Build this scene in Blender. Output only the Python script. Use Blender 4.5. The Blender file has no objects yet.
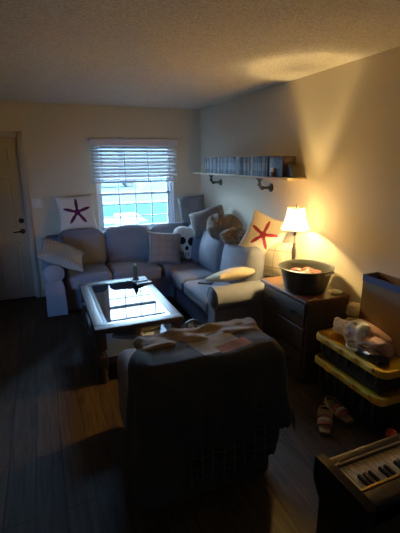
import bpy, math, random
from mathutils import Vector, Matrix, Euler, noise
random.seed(7)
D = bpy.data
SC = bpy.context.scene
COL = SC.collection
PI = math.pi

# ------------------------------------------------------------------ materials
def lin(c):
    if isinstance(c, str):
        c = [int(c[i:i+2], 16)/255 for i in (0, 2, 4)]
    return tuple((x/12.92 if x <= .04045 else ((x+.055)/1.055)**2.4) for x in c)

def new_mat(name):
    m = D.materials.new(name); m.use_nodes = True
    nt = m.node_tree; nt.nodes.clear()
    out = nt.nodes.new('ShaderNodeOutputMaterial')
    b = nt.nodes.new('ShaderNodeBsdfPrincipled')
    nt.links.new(b.outputs[0], out.inputs[0])
    return m, nt, b, out

def N(nt, typ, **kw):
    n = nt.nodes.new(typ)
    for k, v in kw.items():
        setattr(n, k, v)
    return n

def math_n(nt, op, a, b=None, c=None):
    n = nt.nodes.new('ShaderNodeMath'); n.operation = op
    for i, x in enumerate((a, b, c)):
        if x is None: continue
        if isinstance(x, (int, float)): n.inputs[i].default_value = x
        else: nt.links.new(x, n.inputs[i])
    return n.outputs[0]

def mix_c(nt, f, a, b):
    n = nt.nodes.new('ShaderNodeMix'); n.data_type = 'RGBA'
    for idx, x in ((0, f), (6, a), (7, b)):
        if isinstance(x, (int, float)): n.inputs[idx].default_value = x
        elif isinstance(x, tuple): n.inputs[idx].default_value = (*x[:3], 1)
        else: nt.links.new(x, n.inputs[idx])
    return n.outputs[2]

def basic(name, col, rough=.6, metal=0, var=.12, scale=6, bump=0, bscale=80, spec=.5, sheen=0, emis=None):
    """principled with a little procedural colour variation and optional bump"""
    m, nt, b, out = new_mat(name)
    c = lin(col)
    tc = N(nt, 'ShaderNodeTexCoord')
    no = N(nt, 'ShaderNodeTexNoise'); no.inputs['Scale'].default_value = scale; no.inputs['Detail'].default_value = 5
    nt.links.new(tc.outputs['Object'], no.inputs['Vector'])
    dark = tuple(x*(1-var) for x in c); lite = tuple(min(1, x*(1+var)) for x in c)
    cc = mix_c(nt, no.outputs[0], dark, lite)
    nt.links.new(cc, b.inputs['Base Color'])
    b.inputs['Roughness'].default_value = rough
    b.inputs['Metallic'].default_value = metal
    b.inputs['Specular IOR Level'].default_value = spec
    if sheen: b.inputs['Sheen Weight'].default_value = sheen
    if emis: b.inputs['Emission Color'].default_value = (*lin(emis[0]), 1); b.inputs['Emission Strength'].default_value = emis[1]
    if bump:
        n2 = N(nt, 'ShaderNodeTexNoise'); n2.inputs['Scale'].default_value = bscale; n2.inputs['Detail'].default_value = 3
        nt.links.new(tc.outputs['Object'], n2.inputs['Vector'])
        bp = N(nt, 'ShaderNodeBump'); bp.inputs['Strength'].default_value = bump; bp.inputs['Distance'].default_value = .01
        nt.links.new(n2.outputs[0], bp.inputs['Height']); nt.links.new(bp.outputs[0], b.inputs['Normal'])
    return m

def wood(name, c1, c2, axis='Y', scale=3, rough=.45):
    m, nt, b, out = new_mat(name)
    tc = N(nt, 'ShaderNodeTexCoord'); mp = N(nt, 'ShaderNodeMapping')
    s = {'X': (.6, 9, 9), 'Y': (9, .6, 9), 'Z': (9, 9, .6)}[axis]
    mp.inputs['Scale'].default_value = s
    nt.links.new(tc.outputs['Object'], mp.inputs['Vector'])
    no = N(nt, 'ShaderNodeTexNoise'); no.inputs['Scale'].default_value = scale; no.inputs['Detail'].default_value = 8; no.inputs['Distortion'].default_value = .6
    nt.links.new(mp.outputs[0], no.inputs['Vector'])
    r = N(nt, 'ShaderNodeValToRGB'); r.color_ramp.elements[0].position = .3; r.color_ramp.elements[1].position = .7
    r.color_ramp.elements[0].color = (*lin(c1), 1); r.color_ramp.elements[1].color = (*lin(c2), 1)
    nt.links.new(no.outputs[0], r.inputs[0]); nt.links.new(r.outputs[0], b.inputs['Base Color'])
    b.inputs['Roughness'].default_value = rough
    return m

def floor_mat():
    m, nt, b, out = new_mat('dark_vinyl_planks')
    tc = N(nt, 'ShaderNodeTexCoord'); mp = N(nt, 'ShaderNodeMapping')
    mp.inputs['Rotation'].default_value = (0, 0, PI/2)
    nt.links.new(tc.outputs['Object'], mp.inputs['Vector'])
    br = N(nt, 'ShaderNodeTexBrick')
    br.inputs['Color1'].default_value = (*lin('40321f'), 1); br.inputs['Color2'].default_value = (*lin('2e2417'), 1)
    br.inputs['Mortar'].default_value = (*lin('100d0b'), 1)
    br.inputs['Scale'].default_value = 1; br.inputs['Mortar Size'].default_value = .003
    br.inputs['Brick Width'].default_value = 1.2; br.inputs['Row Height'].default_value = .15
    br.offset = .37
    nt.links.new(mp.outputs[0], br.inputs['Vector'])
    m2 = N(nt, 'ShaderNodeMapping'); m2.inputs['Scale'].default_value = (14, 1.1, 1)
    nt.links.new(tc.outputs['Object'], m2.inputs['Vector'])
    no = N(nt, 'ShaderNodeTexNoise'); no.inputs['Scale'].default_value = 2.2; no.inputs['Detail'].default_value = 8; no.inputs['Distortion'].default_value = .8
    nt.links.new(m2.outputs[0], no.inputs['Vector'])
    r = N(nt, 'ShaderNodeValToRGB'); r.color_ramp.elements[0].position = .32; r.color_ramp.elements[1].position = .72
    r.color_ramp.elements[0].color = (.42, .40, .38, 1); r.color_ramp.elements[1].color = (1.25, 1.22, 1.2, 1)
    nt.links.new(no.outputs[0], r.inputs[0])
    mx = N(nt, 'ShaderNodeMix', data_type='RGBA', blend_type='MULTIPLY'); mx.inputs[0].default_value = 1
    nt.links.new(br.outputs[0], mx.inputs[6]); nt.links.new(r.outputs[0], mx.inputs[7])
    nt.links.new(mx.outputs[2], b.inputs['Base Color'])
    b.inputs['Roughness'].default_value = .6; b.inputs['Specular IOR Level'].default_value = .15
    bp = N(nt, 'ShaderNodeBump'); bp.inputs['Strength'].default_value = .15; bp.inputs['Distance'].default_value = .01
    nt.links.new(no.outputs[0], bp.inputs['Height']); nt.links.new(bp.outputs[0], b.inputs['Normal'])
    return m

def popcorn_mat():
    m, nt, b, out = new_mat('popcorn_ceiling')
    tc = N(nt, 'ShaderNodeTexCoord')
    no = N(nt, 'ShaderNodeTexNoise'); no.inputs['Scale'].default_value = 85; no.inputs['Detail'].default_value = 3; no.inputs['Roughness'].default_value = .7
    nt.links.new(tc.outputs['Object'], no.inputs['Vector'])
    r = N(nt, 'ShaderNodeValToRGB'); r.color_ramp.elements[0].position = .38; r.color_ramp.elements[1].position = .6
    r.color_ramp.elements[0].color = (*lin('a59882'), 1); r.color_ramp.elements[1].color = (*lin('cfc4ae'), 1)
    nt.links.new(no.outputs[0], r.inputs[0]); nt.links.new(r.outputs[0], b.inputs['Base Color'])
    bp = N(nt, 'ShaderNodeBump'); bp.inputs['Strength'].default_value = .7; bp.inputs['Distance'].default_value = .008
    nt.links.new(no.outputs[0], bp.inputs['Height']); nt.links.new(bp.outputs[0], b.inputs['Normal'])
    b.inputs['Roughness'].default_value = .95
    return m

def glass_mat(name, tint=(.97, .99, 1), rough=.0, base=.04):
    """clear pane: see-through with a mirror coat that grows at grazing angles"""
    m = D.materials.new(name); m.use_nodes = True; nt = m.node_tree; nt.nodes.clear()
    out = N(nt, 'ShaderNodeOutputMaterial'); tr = N(nt, 'ShaderNodeBsdfTransparent'); gl = N(nt, 'ShaderNodeBsdfGlossy')
    tr.inputs[0].default_value = (*tint, 1); gl.inputs['Roughness'].default_value = rough
    fr = N(nt, 'ShaderNodeFresnel'); fr.inputs[0].default_value = 1.5
    mx = N(nt, 'ShaderNodeMixShader')
    nt.links.new(fr.outputs[0], mx.inputs[0]); nt.links.new(tr.outputs[0], mx.inputs[1]); nt.links.new(gl.outputs[0], mx.inputs[2])
    nt.links.new(mx.outputs[0], out.inputs[0])
    return m

def fabric(name, col, var=.14, scale=9, bump=.35, weave=260):
    m, nt, b, out = new_mat(name)
    c = lin(col)
    tc = N(nt, 'ShaderNodeTexCoord')
    n1 = N(nt, 'ShaderNodeTexNoise'); n1.inputs['Scale'].default_value = scale; n1.inputs['Detail'].default_value = 6
    n2 = N(nt, 'ShaderNodeTexNoise'); n2.inputs['Scale'].default_value = weave; n2.inputs['Detail'].default_value = 2
    for n in (n1, n2): nt.links.new(tc.outputs['Object'], n.inputs['Vector'])
    f = math_n(nt, 'ADD', math_n(nt, 'MULTIPLY', n1.outputs[0], .6), math_n(nt, 'MULTIPLY', n2.outputs[0], .4))
    nt.links.new(mix_c(nt, f, tuple(x*(1-var*2) for x in c), tuple(min(1, x*(1+var*2)) for x in c)), b.inputs['Base Color'])
    b.inputs['Roughness'].default_value = .95; b.inputs['Specular IOR Level'].default_value = .15
    bp = N(nt, 'ShaderNodeBump'); bp.inputs['Strength'].default_value = bump; bp.inputs['Distance'].default_value = .006
    n3 = N(nt, 'ShaderNodeTexNoise'); n3.inputs['Scale'].default_value = 14; n3.inputs['Detail'].default_value = 4
    nt.links.new(tc.outputs['Object'], n3.inputs['Vector'])
    nt.links.new(math_n(nt, 'ADD', math_n(nt, 'MULTIPLY', n3.outputs[0], 2.0), n2.outputs[0]), bp.inputs['Height'])
    nt.links.new(bp.outputs[0], b.inputs['Normal'])
    return m, nt, b, tc

def star_mat(name, ground, star, R, rot=0.0):
    """pillow cloth with a five-armed starfish printed on the front (+Z) face"""
    m, nt, b, tc = fabric(name, ground, var=.05, bump=.2)
    old = b.inputs['Base Color'].links[0].from_socket
    sp = N(nt, 'ShaderNodeSeparateXYZ'); nt.links.new(tc.outputs['Object'], sp.inputs[0])
    x, y, z = sp.outputs
    r = math_n(nt, 'SQRT', math_n(nt, 'ADD', math_n(nt, 'MULTIPLY', x, x), math_n(nt, 'MULTIPLY', y, y)))
    th = math_n(nt, 'ARCTAN2', x, y)
    th = math_n(nt, 'ADD', th, rot)
    c5 = math_n(nt, 'COSINE', math_n(nt, 'MULTIPLY', th, 5.0))
    k = math_n(nt, 'POWER', math_n(nt, 'MULTIPLY_ADD', c5, .5, .5), 2.6)
    lim = math_n(nt, 'MULTIPLY_ADD', k, R*.80, R*.24)
    nz = N(nt, 'ShaderNodeTexNoise'); nz.inputs['Scale'].default_value = 40
    nt.links.new(tc.outputs['Object'], nz.inputs['Vector'])
    rr = math_n(nt, 'ADD', r, math_n(nt, 'MULTIPLY_ADD', nz.outputs[0], .02, -.01))
    mask = math_n(nt, 'MULTIPLY', math_n(nt, 'LESS_THAN', rr, lim), math_n(nt, 'GREATER_THAN', z, 0.0))
    s = lin(star)
    sc = mix_c(nt, nz.outputs[0], tuple(v*.7 for v in s), tuple(v*1.25 for v in s))
    nt.links.new(mix_c(nt, mask, old, sc), b.inputs['Base Color'])
    return m

def ellipses_mat(name, ground, marks, col):
    """cloth with dark ellipse marks (cx, cy, rx, ry) on the +Z face"""
    m, nt, b, tc = fabric(name, ground, var=.08, bump=.2)
    old = b.inputs['Base Color'].links[0].from_socket
    sp = N(nt, 'ShaderNodeSeparateXYZ'); nt.links.new(tc.outputs['Object'], sp.inputs[0])
    x, y, z = sp.outputs
    tot = None
    for cx, cy, rx, ry in marks:
        dx = math_n(nt, 'DIVIDE', math_n(nt, 'ADD', x, -cx), rx); dy = math_n(nt, 'DIVIDE', math_n(nt, 'ADD', y, -cy), ry)
        d = math_n(nt, 'ADD', math_n(nt, 'MULTIPLY', dx, dx), math_n(nt, 'MULTIPLY', dy, dy))
        k = math_n(nt, 'LESS_THAN', d, 1.0)
        tot = k if tot is None else math_n(nt, 'MAXIMUM', tot, k)
    tot = math_n(nt, 'MULTIPLY', tot, math_n(nt, 'GREATER_THAN', z, 0.0))
    nt.links.new(mix_c(nt, tot, old, lin(col)), b.inputs['Base Color'])
    return m

def stripe_mat(name, base, stripes, plaid=False):
    """cloth with thin woven lines: stripes = (axis 0/1/2, period, width, colour)"""
    m, nt, b, tc = fabric(name, base, var=.1, bump=.3)
    cur = b.inputs['Base Color'].links[0].from_socket
    sp = N(nt, 'ShaderNodeSeparateXYZ'); nt.links.new(tc.outputs['Object'], sp.inputs[0])
    for ax, per, wid, col in stripes:
        f = math_n(nt, 'FRACT', math_n(nt, 'DIVIDE', math_n(nt, 'ADD', sp.outputs[ax], 10.0), per))
        k = math_n(nt, 'LESS_THAN', f, wid)
        cur = mix_c(nt, math_n(nt, 'MULTIPLY', k, .8), cur, lin(col))
    nt.links.new(cur, b.inputs['Base Color'])
    return m

def blotch_mat(name, cols, scale=9):
    m, nt, b, tc = fabric(name, cols[0], bump=.5)
    no = N(nt, 'ShaderNodeTexNoise'); no.inputs['Scale'].default_value = scale; no.inputs['Detail'].default_value = 3; no.inputs['Distortion'].default_value = 1.0
    nt.links.new(tc.outputs['Object'], no.inputs['Vector'])
    r = N(nt, 'ShaderNodeValToRGB'); r.color_ramp.interpolation = 'EASE'
    el = r.color_ramp.elements
    el[0].position = .34; el[0].color = (*lin(cols[0]), 1); el[1].position = .66; el[1].color = (*lin(cols[-1]), 1)
    for i, c in enumerate(cols[1:-1]):
        e = el.new(.34+.32*(i+1)/(len(cols)-1)); e.color = (*lin(c), 1)
    nt.links.new(no.outputs[0], r.inputs[0]); nt.links.new(r.outputs[0], b.inputs['Base Color'])
    return m

# ------------------------------------------------------------------ mesh builder
class MB:
    def __init__(s): s.v = []; s.f = []; s.mi = []
    def add(s, vs, fs, M=None, mi=0):
        b = len(s.v)
        s.v += [tuple(M @ Vector(p)) if M is not None else tuple(p) for p in vs]
        s.f += [tuple(b+i for i in f) for f in fs]; s.mi += [mi]*len(fs); return s
    def box(s, x0, x1, y0, y1, z0, z1, r=0.0, M=None, mi=0):
        if r > 0:
            return s.soft((x0+x1)/2, (y0+y1)/2, (z0+z1)/2, (x1-x0)/2, (y1-y0)/2, (z1-z0)/2, r, n=1, k=2, M=M, mi=mi)
        vs = [(x, y, z) for z in (z0, z1) for y in (y0, y1) for x in (x0, x1)]
        fs = [(0, 2, 3, 1), (4, 5, 7, 6), (0, 1, 5, 4), (2, 6, 7, 3), (0, 4, 6, 2), (1, 3, 7, 5)]
        return s.add(vs, fs, M, mi)
    def soft(s, cx, cy, cz, hx, hy, hz, r, n=6, k=4, bulge=(0, 0, 0), amp=0, ns=3.0, seed=0, fn=None, keep=None, M=None, mi=0):
        """rounded box with optional crown, wrinkles, a warp fn(p)->p and a face filter"""
        r = min(r, hx*.999, hy*.999, hz*.999)
        def ticks(h):
            e = [r*math.tan(PI/4*i/k) for i in range(k+1)]
            lo = [-h+r-x for x in reversed(e)]; lo[0] = -h
            hi = [h-r+x for x in e]; hi[-1] = h
            mid = [(-h+r)+(2*h-2*r)*i/n for i in range(1, n)]
            return lo+mid+hi if 2*h-2*r > 1e-6 else lo+hi[1:]
        H = (hx, hy, hz); T = [ticks(h) for h in H]
        vs = []; idx = {}; fs = []
        def vert(p):
            key = tuple(round(a, 6) for a in p)
            if key in idx: return idx[key]
            inner = [max(-(H[i]-r), min(H[i]-r, p[i])) for i in range(3)]
            d = Vector([p[i]-inner[i] for i in range(3)])
            q = Vector(inner)+d.normalized()*r
            u = [1-min(1, (q[i]/H[i])**2) for i in range(3)]
            q = Vector((q.x*(1+bulge[0]/hx*u[1]*u[2]), q.y*(1+bulge[1]/hy*u[0]*u[2]), q.z*(1+bulge[2]/hz*u[0]*u[1])))
            if amp:
                w = Vector((q.x+seed*3.7, q.y+seed*1.3, q.z-seed*2.1))
                q += noise.noise_vector(w*ns)*amp + noise.noise_vector(w*ns*2.7)*amp*.4
            q += Vector((cx, cy, cz))
            if fn: q = fn(q)
            idx[key] = len(vs); vs.append(q); return idx[key]
        for ax in range(3):
            a, b = [(1, 2), (2, 0), (0, 1)][ax]
            for sg in (-1, 1):
                for i in range(len(T[a])-1):
                    for j in range(len(T[b])-1):
                        quad = []
                        for ii, jj in ((i, j), (i+1, j), (i+1, j+1), (i, j+1)):
                            p = [0, 0, 0]; p[ax] = sg*H[ax]; p[a] = T[a][ii]; p[b] = T[b][jj]
                            quad.append(vert(p))
                        if sg < 0: quad.reverse()
                        if len(set(quad)) > 2: fs.append(tuple(quad))
        if keep: fs = [f for f in fs if keep(sum((vs[i] for i in f), Vector())/len(f))]
        return s.add(vs, fs, M, mi)
    def tube(s, pts, rad, seg=8, caps=True, mi=0, closed=False):
        pts = [Vector(p) for p in pts]; n = len(pts); vs = []; fs = []
        rads = rad if isinstance(rad, (list, tuple)) else [rad]*n
        prev = None
        for i, p in enumerate(pts):
            if closed: t = (pts[(i+1) % n]-pts[i-1]).normalized()
            else: t = (pts[min(i+1, n-1)]-pts[max(i-1, 0)]).normalized()
            if prev is None:
                a = t.cross(Vector((0, 0, 1)))
                if a.length < .05: a = t.cross(Vector((1, 0, 0)))
            else: a = prev - t*prev.dot(t)
            a.normalize(); prev = a; b = t.cross(a)
            for j in range(seg):
                w = 2*PI*j/seg; vs.append(p+(a*math.cos(w)+b*math.sin(w))*rads[i])
        m = n if closed else n-1
        for i in range(m):
            for j in range(seg):
                k = (i+1) % n
                fs.append((i*seg+j, i*seg+(j+1) % seg, k*seg+(j+1) % seg, k*seg+j))
        if caps and not closed:
            fs.append(tuple(reversed(range(seg)))); fs.append(tuple((n-1)*seg+j for j in range(seg)))
        return s.add(vs, fs, None, mi)
    def lathe(s, prof, c=(0, 0, 0), seg=32, M=None, mi=0, cap0=True, cap1=True):
        vs = []; fs = []
        for r, z in prof:
            for j in range(seg):
                w = 2*PI*j/seg; vs.append((c[0]+r*math.cos(w), c[1]+r*math.sin(w), c[2]+z))
        for i in range(len(prof)-1):
            for j in range(seg):
                fs.append((i*seg+j, i*seg+(j+1) % seg, (i+1)*seg+(j+1) % seg, (i+1)*seg+j))
        if cap0: fs.append(tuple(reversed(range(seg))))
        if cap1: fs.append(tuple((len(prof)-1)*seg+j for j in range(seg)))
        return s.add(vs, fs, M, mi)
    def prism(s, poly, h0, h1, plane='xz', M=None, mi=0):
        """polygon in a plane extruded along the third axis"""
        n = len(poly)
        def P(a, b, h): return {'xz': (a, h, b), 'yz': (h, a, b), 'xy': (a, b, h)}[plane]
        vs = [P(a, b, h0) for a, b in poly]+[P(a, b, h1) for a, b in poly]
        fs = [tuple(range(n)), tuple(reversed(range(n, 2*n)))]+[(i, n+i, n+(i+1) % n, (i+1) % n) for i in range(n)]
        return s.add(vs, fs, M, mi)
    def pillow(s, w, h, t, n=18, pinch=.10, amp=.008, seed=0, sag=0, M=None, mi=0):
        vs = []; fs = []; idx = {}
        for side in (1, -1):
            for i in range(n+1):
                for j in range(n+1):
                    u = -math.cos(PI*i/n); v = -math.cos(PI*j/n)
                    edge = i in (0, n) or j in (0, n)
                    if edge and (0, i, j) in idx: idx[(side, i, j)] = idx[(0, i, j)]; continue
                    x = w/2*u*(1-pinch*(1-v*v)*abs(u)); y = h/2*v*(1-pinch*(1-u*u)*abs(v))
                    k = max(0, (1-u*u)*(1-v*v))
                    z = side*t/2*(k**.36)
                    q = Vector((x, y, z))
                    wv = Vector((x*7+seed*5.1, y*7-seed*3.3, side*2+seed))
                    q += noise.noise_vector(wv)*amp*(k**.3+.3)
                    # puckers running in from the corners
                    q.z += side*amp*.9*math.sin(14*(abs(u)-abs(v))+seed)*(u*u*v*v)
                    q.y -= sag*(1-abs(v))*k**.5
                    key = (0, i, j) if edge else (side, i, j)
                    idx[key] = len(vs); idx[(side, i, j)] = len(vs); vs.append(q)
            for i in range(n):
                for j in range(n):
                    f = [idx[(side, i, j)], idx[(side, i+1, j)], idx[(side, i+1, j+1)], idx[(side, i, j+1)]]
                    if side < 0: f.reverse()
                    fs.append(tuple(f))
        return s.add(vs, fs, M, mi)
    def build(s, name, mats, parent=None, smooth=True, loc=None, M=None):
        me = D.meshes.new(name); me.from_pydata(s.v, [], s.f)
        for m in (mats if isinstance(mats, (list, tuple)) else [mats]): me.materials.append(m)
        me.polygons.foreach_set('material_index', s.mi)
        if smooth:
            me.polygons.foreach_set('use_smooth', [True]*len(me.polygons))
            try: me.set_sharp_from_angle(angle=math.radians(42))
            except Exception: pass
        me.update()
        o = D.objects.new(name, me); COL.objects.link(o)
        if parent is not None: o.parent = parent
        if loc is not None: o.location = loc
        if M is not None: o.matrix_world = M
        return o

def tag(o, label=None, cat=None, group=None, kind=None):
    for k, v in (('label', label), ('category', cat), ('group', group), ('kind', kind)):
        if v: o[k] = v
    return o
def thing(name, label, cat, loc=(0, 0, 0), rz=0, group=None):
    o = D.objects.new(name, None); COL.objects.link(o); o.empty_display_size = .1
    o.location = loc; o.rotation_euler = (0, 0, rz)
    return tag(o, label, cat, group)
def struct(o): o['kind'] = 'structure'; return o
def solidify(o, t, off=0):
    m = o.modifiers.new('thickness', 'SOLIDIFY'); m.thickness = t; m.offset = off; return o
def subsurf(o, l=1):
    m = o.modifiers.new('smooth', 'SUBSURF'); m.levels = l; m.render_levels = l; return o
def frame_matrix(loc, normal, up=(0, 0, 1), roll=0):
    n = Vector(normal).normalized(); u = Vector(up); u = (u-n*u.dot(n)).normalized(); x = u.cross(n)
    R = Matrix((x, u, n)).transposed().to_4x4()
    return Matrix.Translation(loc) @ R @ Matrix.Rotation(roll, 4, 'Z')

# ------------------------------------------------------------------ material set
M_wall = basic('wall_paint', 'c9b99a', .9, var=.03, scale=3, bump=.06, bscale=160)
M_ceil = popcorn_mat()
M_floor = floor_mat()
M_trim = basic('painted_trim', 'a89d8b', .55, var=.03)
M_door = basic('painted_door', '9a9079', .5, var=.03)
M_vinyl = basic('white_vinyl_frame', 'e2e4e6', .4, var=.02)
M_blind = basic('blind_slat', 'b3aeaa', .5, var=.03)
M_rail = basic('blind_rail', 'c6bbb6', .5, var=.04)
M_pane = glass_mat('window_glass')
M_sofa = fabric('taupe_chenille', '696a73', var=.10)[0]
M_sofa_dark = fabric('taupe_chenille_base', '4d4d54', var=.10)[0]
M_cherry = wood('dark_cherry_wood', '17110e', '2b1d17', 'Y', 3, .35)
M_chest = wood('brown_chest_wood', '3a2414', '633d22', 'Y', 3, .4)
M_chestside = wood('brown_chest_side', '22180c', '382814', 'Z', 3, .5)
M_tabglass = None
M_black = basic('black_plastic', '141416', .4, var=.2)
M_iron = basic('black_iron_pipe', '1d1d1f', .5, metal=.5, var=.2, bump=.1)
M_pine = wood('pine_shelf_board', 'a98a60', 'c5a577', 'Y', 3, .55)
M_bronze = basic('dark_bronze', '2b2521', .35, metal=.8, var=.15)
M_white = basic('white_plastic', 'd8d6d0', .45, var=.03)
M_yellow = basic('yellow_plastic', 'c9960f', .45, var=.08)

# ------------------------------------------------------------------ the room
XL, YN, ZC = -4.3, -6.9, 2.44
struct(MB().box(XL-.1, .1, YN-.1, .14, -.12, 0).build('floor', M_floor, smooth=False))
struct(MB().box(XL-.1, .1, YN-.1, .14, ZC, ZC+.12).build('ceiling', M_ceil, smooth=False))
struct(MB().box(0, .12, YN-.1, .14, 0, ZC).build('wall_right', M_wall, smooth=False))
struct(MB().box(XL-.12, XL, YN-.1, .14, 0, ZC).build('wall_left', M_wall, smooth=False))
struct(MB().box(XL, 0, YN-.12, YN, 0, ZC).build('wall_near', M_wall, smooth=False))
# window wall with an opening for the window and the door
WX0, WX1, WZ0, WZ1 = -1.51, -.42, .80, 2.03
DX0, DX1, DZ = -3.32, -2.40, 2.045
wb = MB()
wb.box(XL, DX0, 0, .14, 0, ZC).box(DX0, DX1, 0, .14, DZ, ZC).box(DX1, WX0, 0, .14, 0, ZC)
wb.box(WX0, WX1, 0, .14, 0, WZ0).box(WX0, WX1, 0, .14, WZ1, ZC).box(WX1, 0, 0, .14, 0, ZC)
struct(wb.build('wall_far', M_wall, smooth=False))
bb = MB().box(DX1+.07, -.014, -.014, 0, 0, .09, .004)
struct(bb.build('baseboard_far', M_trim))
struct(MB().box(-.014, 0, YN, 0, 0, .09, .004).build('baseboard_right', M_trim))
struct(MB().box(XL, XL+.014, YN, 0, 0, .09, .004).build('baseboard_left', M_trim))

# door casing + door
dc = MB()
for x0, x1 in ((DX0-.065, DX0+.004), (DX1-.004, DX1+.065)):
    dc.box(x0, x1, -.018, 0, 0, DZ+.065, .006)
    dc.box(x0+.018, x1-.018, -.026, -.01, 0, DZ+.045, .004)
dc.box(DX0-.065, DX1+.065, -.018, 0, DZ-.004, DZ+.065, .006)
struct(dc.build('trim_1', M_trim))
door = struct(thing('door_1', 'cream six panel entry door at the left edge', None, (DX0, .02, 0)))
del door['label']
W = DX1-DX0
db = MB().box(.002, W-.002, 0, .045, .008, DZ+.0, .002)
db.build('slab', M_door, door)
dp = MB()
cols = ((.11, W/2-.055), (W/2+.055, W-.11))
for x0, x1 in cols:
    for z0, z1 in ((.14, .76), (.93, 1.58), (1.70, 1.94)):
        # raised moulding ring with a raised field
        for a in ((x0, x1, z0, z0+.022), (x0, x1, z1-.022, z1), (x0, x0+.022, z0, z1), (x1-.022, x1, z0, z1)):
            dp.box(a[0], a[1], -.009, .004, a[2], a[3], .004)
        dp.box(x0+.05, x1-.05, -.007, .004, z0+.05, z1-.05, .005)
dp.build('door_panel', M_door, door)
lv = MB()
Mr = Matrix.Translation((W-.065, 0, .90)) @ Matrix.Rotation(PI/2, 4, 'X')
lv.lathe([(.032, 0), (.032, .008), (.022, .014), (.012, .016), (.012, .05), (.0, .052)], M=Mr, seg=20)
lv.tube([(W-.065, -.048, .90), (W-.10, -.052, .902), (W-.17, -.05, .896)], [.010, .010, .008])
lv.build('door_handle', M_bronze, door)
Mr = Matrix.Translation((W-.065, 0, 1.035)) @ Matrix.Rotation(PI/2, 4, 'X')
dl = MB().lathe([(.032, 0), (.032, .012), (.02, .02), (0, .021)], M=Mr, seg=20)
dl.box(W-.069, W-.061, -.036, -.018, 1.02, 1.05, .003)
dl.build('deadbolt', M_bronze, door)
sill = MB().box(0.0, W, .0, .14, -.004, .012); sill.build('threshold', M_bronze, door, smooth=False)

# light switch plate
sw = thing('light_switch', 'white double switch plate on the wall beside the door', 'switch', (-2.255, 0, 1.245))
MB().box(-.06, .06, -.007, 0, -.06, .06, .003).build('plate', M_white, sw)
for dx in (-.024, .024):
    MB().box(dx-.012, dx+.012, -.012, -.006, -.03, .03, .002).build('rocker', M_white, sw)

# window: frame, two sashes, muntins, panes
win = struct(thing('window_1', None, None, (WX0, .03, WZ0)))
w, h = WX1-WX0, WZ1-WZ0
fr = MB()
fr.box(0, .045, 0, .09, 0, h).box(w-.045, w, 0, .09, 0, h).box(0, w, 0, .09, h-.04, h).box(0, w, 0, .09, 0, .04)
fr.build('window_frame', M_vinyl, win, smooth=False)
zr = .515
def sash(name, z0, z1, y0, bars):
    s = MB(); t = .035
    s.box(.045, .045+t, y0, y0+.03, z0, z1).box(w-.045-t, w-.045, y0, y0+.03, z0, z1)
    s.box(.045, w-.045, y0, y0+.03, z0, z0+t).box(.045, w-.045, y0, y0+.03, z1-t, z1)
    o = s.build(name, M_vinyl, win, smooth=False)
    g = MB().box(.045+t, w-.045-t, y0+.013, y0+.017, z0+t, z1-t); g.build('pane', M_pane, o, smooth=False)
    mm = MB()
    for i in range(1, 4):
        x = .08+(w-.16)*i/4; mm.box(x-.008, x+.008, y0+.008, y0+.022, z0+t, z1-t)
    for z in bars: mm.box(.08, w-.08, y0+.008, y0+.022, z-.008, z+.008)
    mm.build('muntin', M_vinyl, o, smooth=False)
sash('lower_sash', .04, zr+.02, .03, (.20, .375))
sash('upper_sash', zr-.015, h-.04, .062, (.72, .92))
struct(MB().box(WX0-.04, WX1+.04, -.03, .03, WZ0-.025, WZ0, .006).build('trim_2', M_vinyl))
jl = MB().box(WX0, WX0+.012, -.002, .03, WZ0, WZ1).box(WX1-.012, WX1, -.002, .03, WZ0, WZ1)
struct(jl.build('trim_3', M_vinyl, smooth=False))

# raised blind
bl = thing('window_blind', 'white wooden slat blind half raised over the window', 'blind', (-.965, -.045, 2.035))
bw = .595
hr = MB().box(-bw-.012, bw+.012, -.04, .035, -.02, .0, .004).box(-bw, bw, -.035, -.018, -.085, -.0, .004)
hr.build('valance', M_rail, bl)
zs = -.105
nsl = 9; pitch = .046
Mt = Matrix.Rotation(math.radians(53), 4, 'X')
slat_me = None
for i in range(nsl):
    o = MB()
    o.prism([(-.024, -.001), (0, .0025), (.024, -.001), (.024, .001), (0, .0045), (-.024, .001)], -bw+.012, bw-.012, 'yz', M=Mt)
    if slat_me is None:
        so = o.build('slat', M_blind, bl); slat_me = so.data
    else:
        so = D.objects.new('slat', slat_me); COL.objects.link(so); so.parent = bl
    so.location = (0, 0, zs-pitch*i)
zb = zs-pitch*nsl
br = MB()
for k in range(4): br.box(-bw+.012, bw-.012, -.025, .025, zb+.012-.008*k, zb+.016-.008*k)
br.box(-bw+.012, bw-.012, -.027, .027, zb-.042, zb-.018, .004)
br.build('bottom_rail', M_rail, bl)
for x in (-.46, -.16, .16, .46):
    lc = MB().box(x-.006, x+.006, -.0278, -.0262, zb-.02, -.08)
    lc.build('ladder_tape', M_blind, bl, smooth=False)
MB().tube([(-.49, -.04, -.09), (-.488, -.042, -.40), (-.485, -.045, -.62)], .004, 6).build('tilt_wand', M_white, bl)

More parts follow.
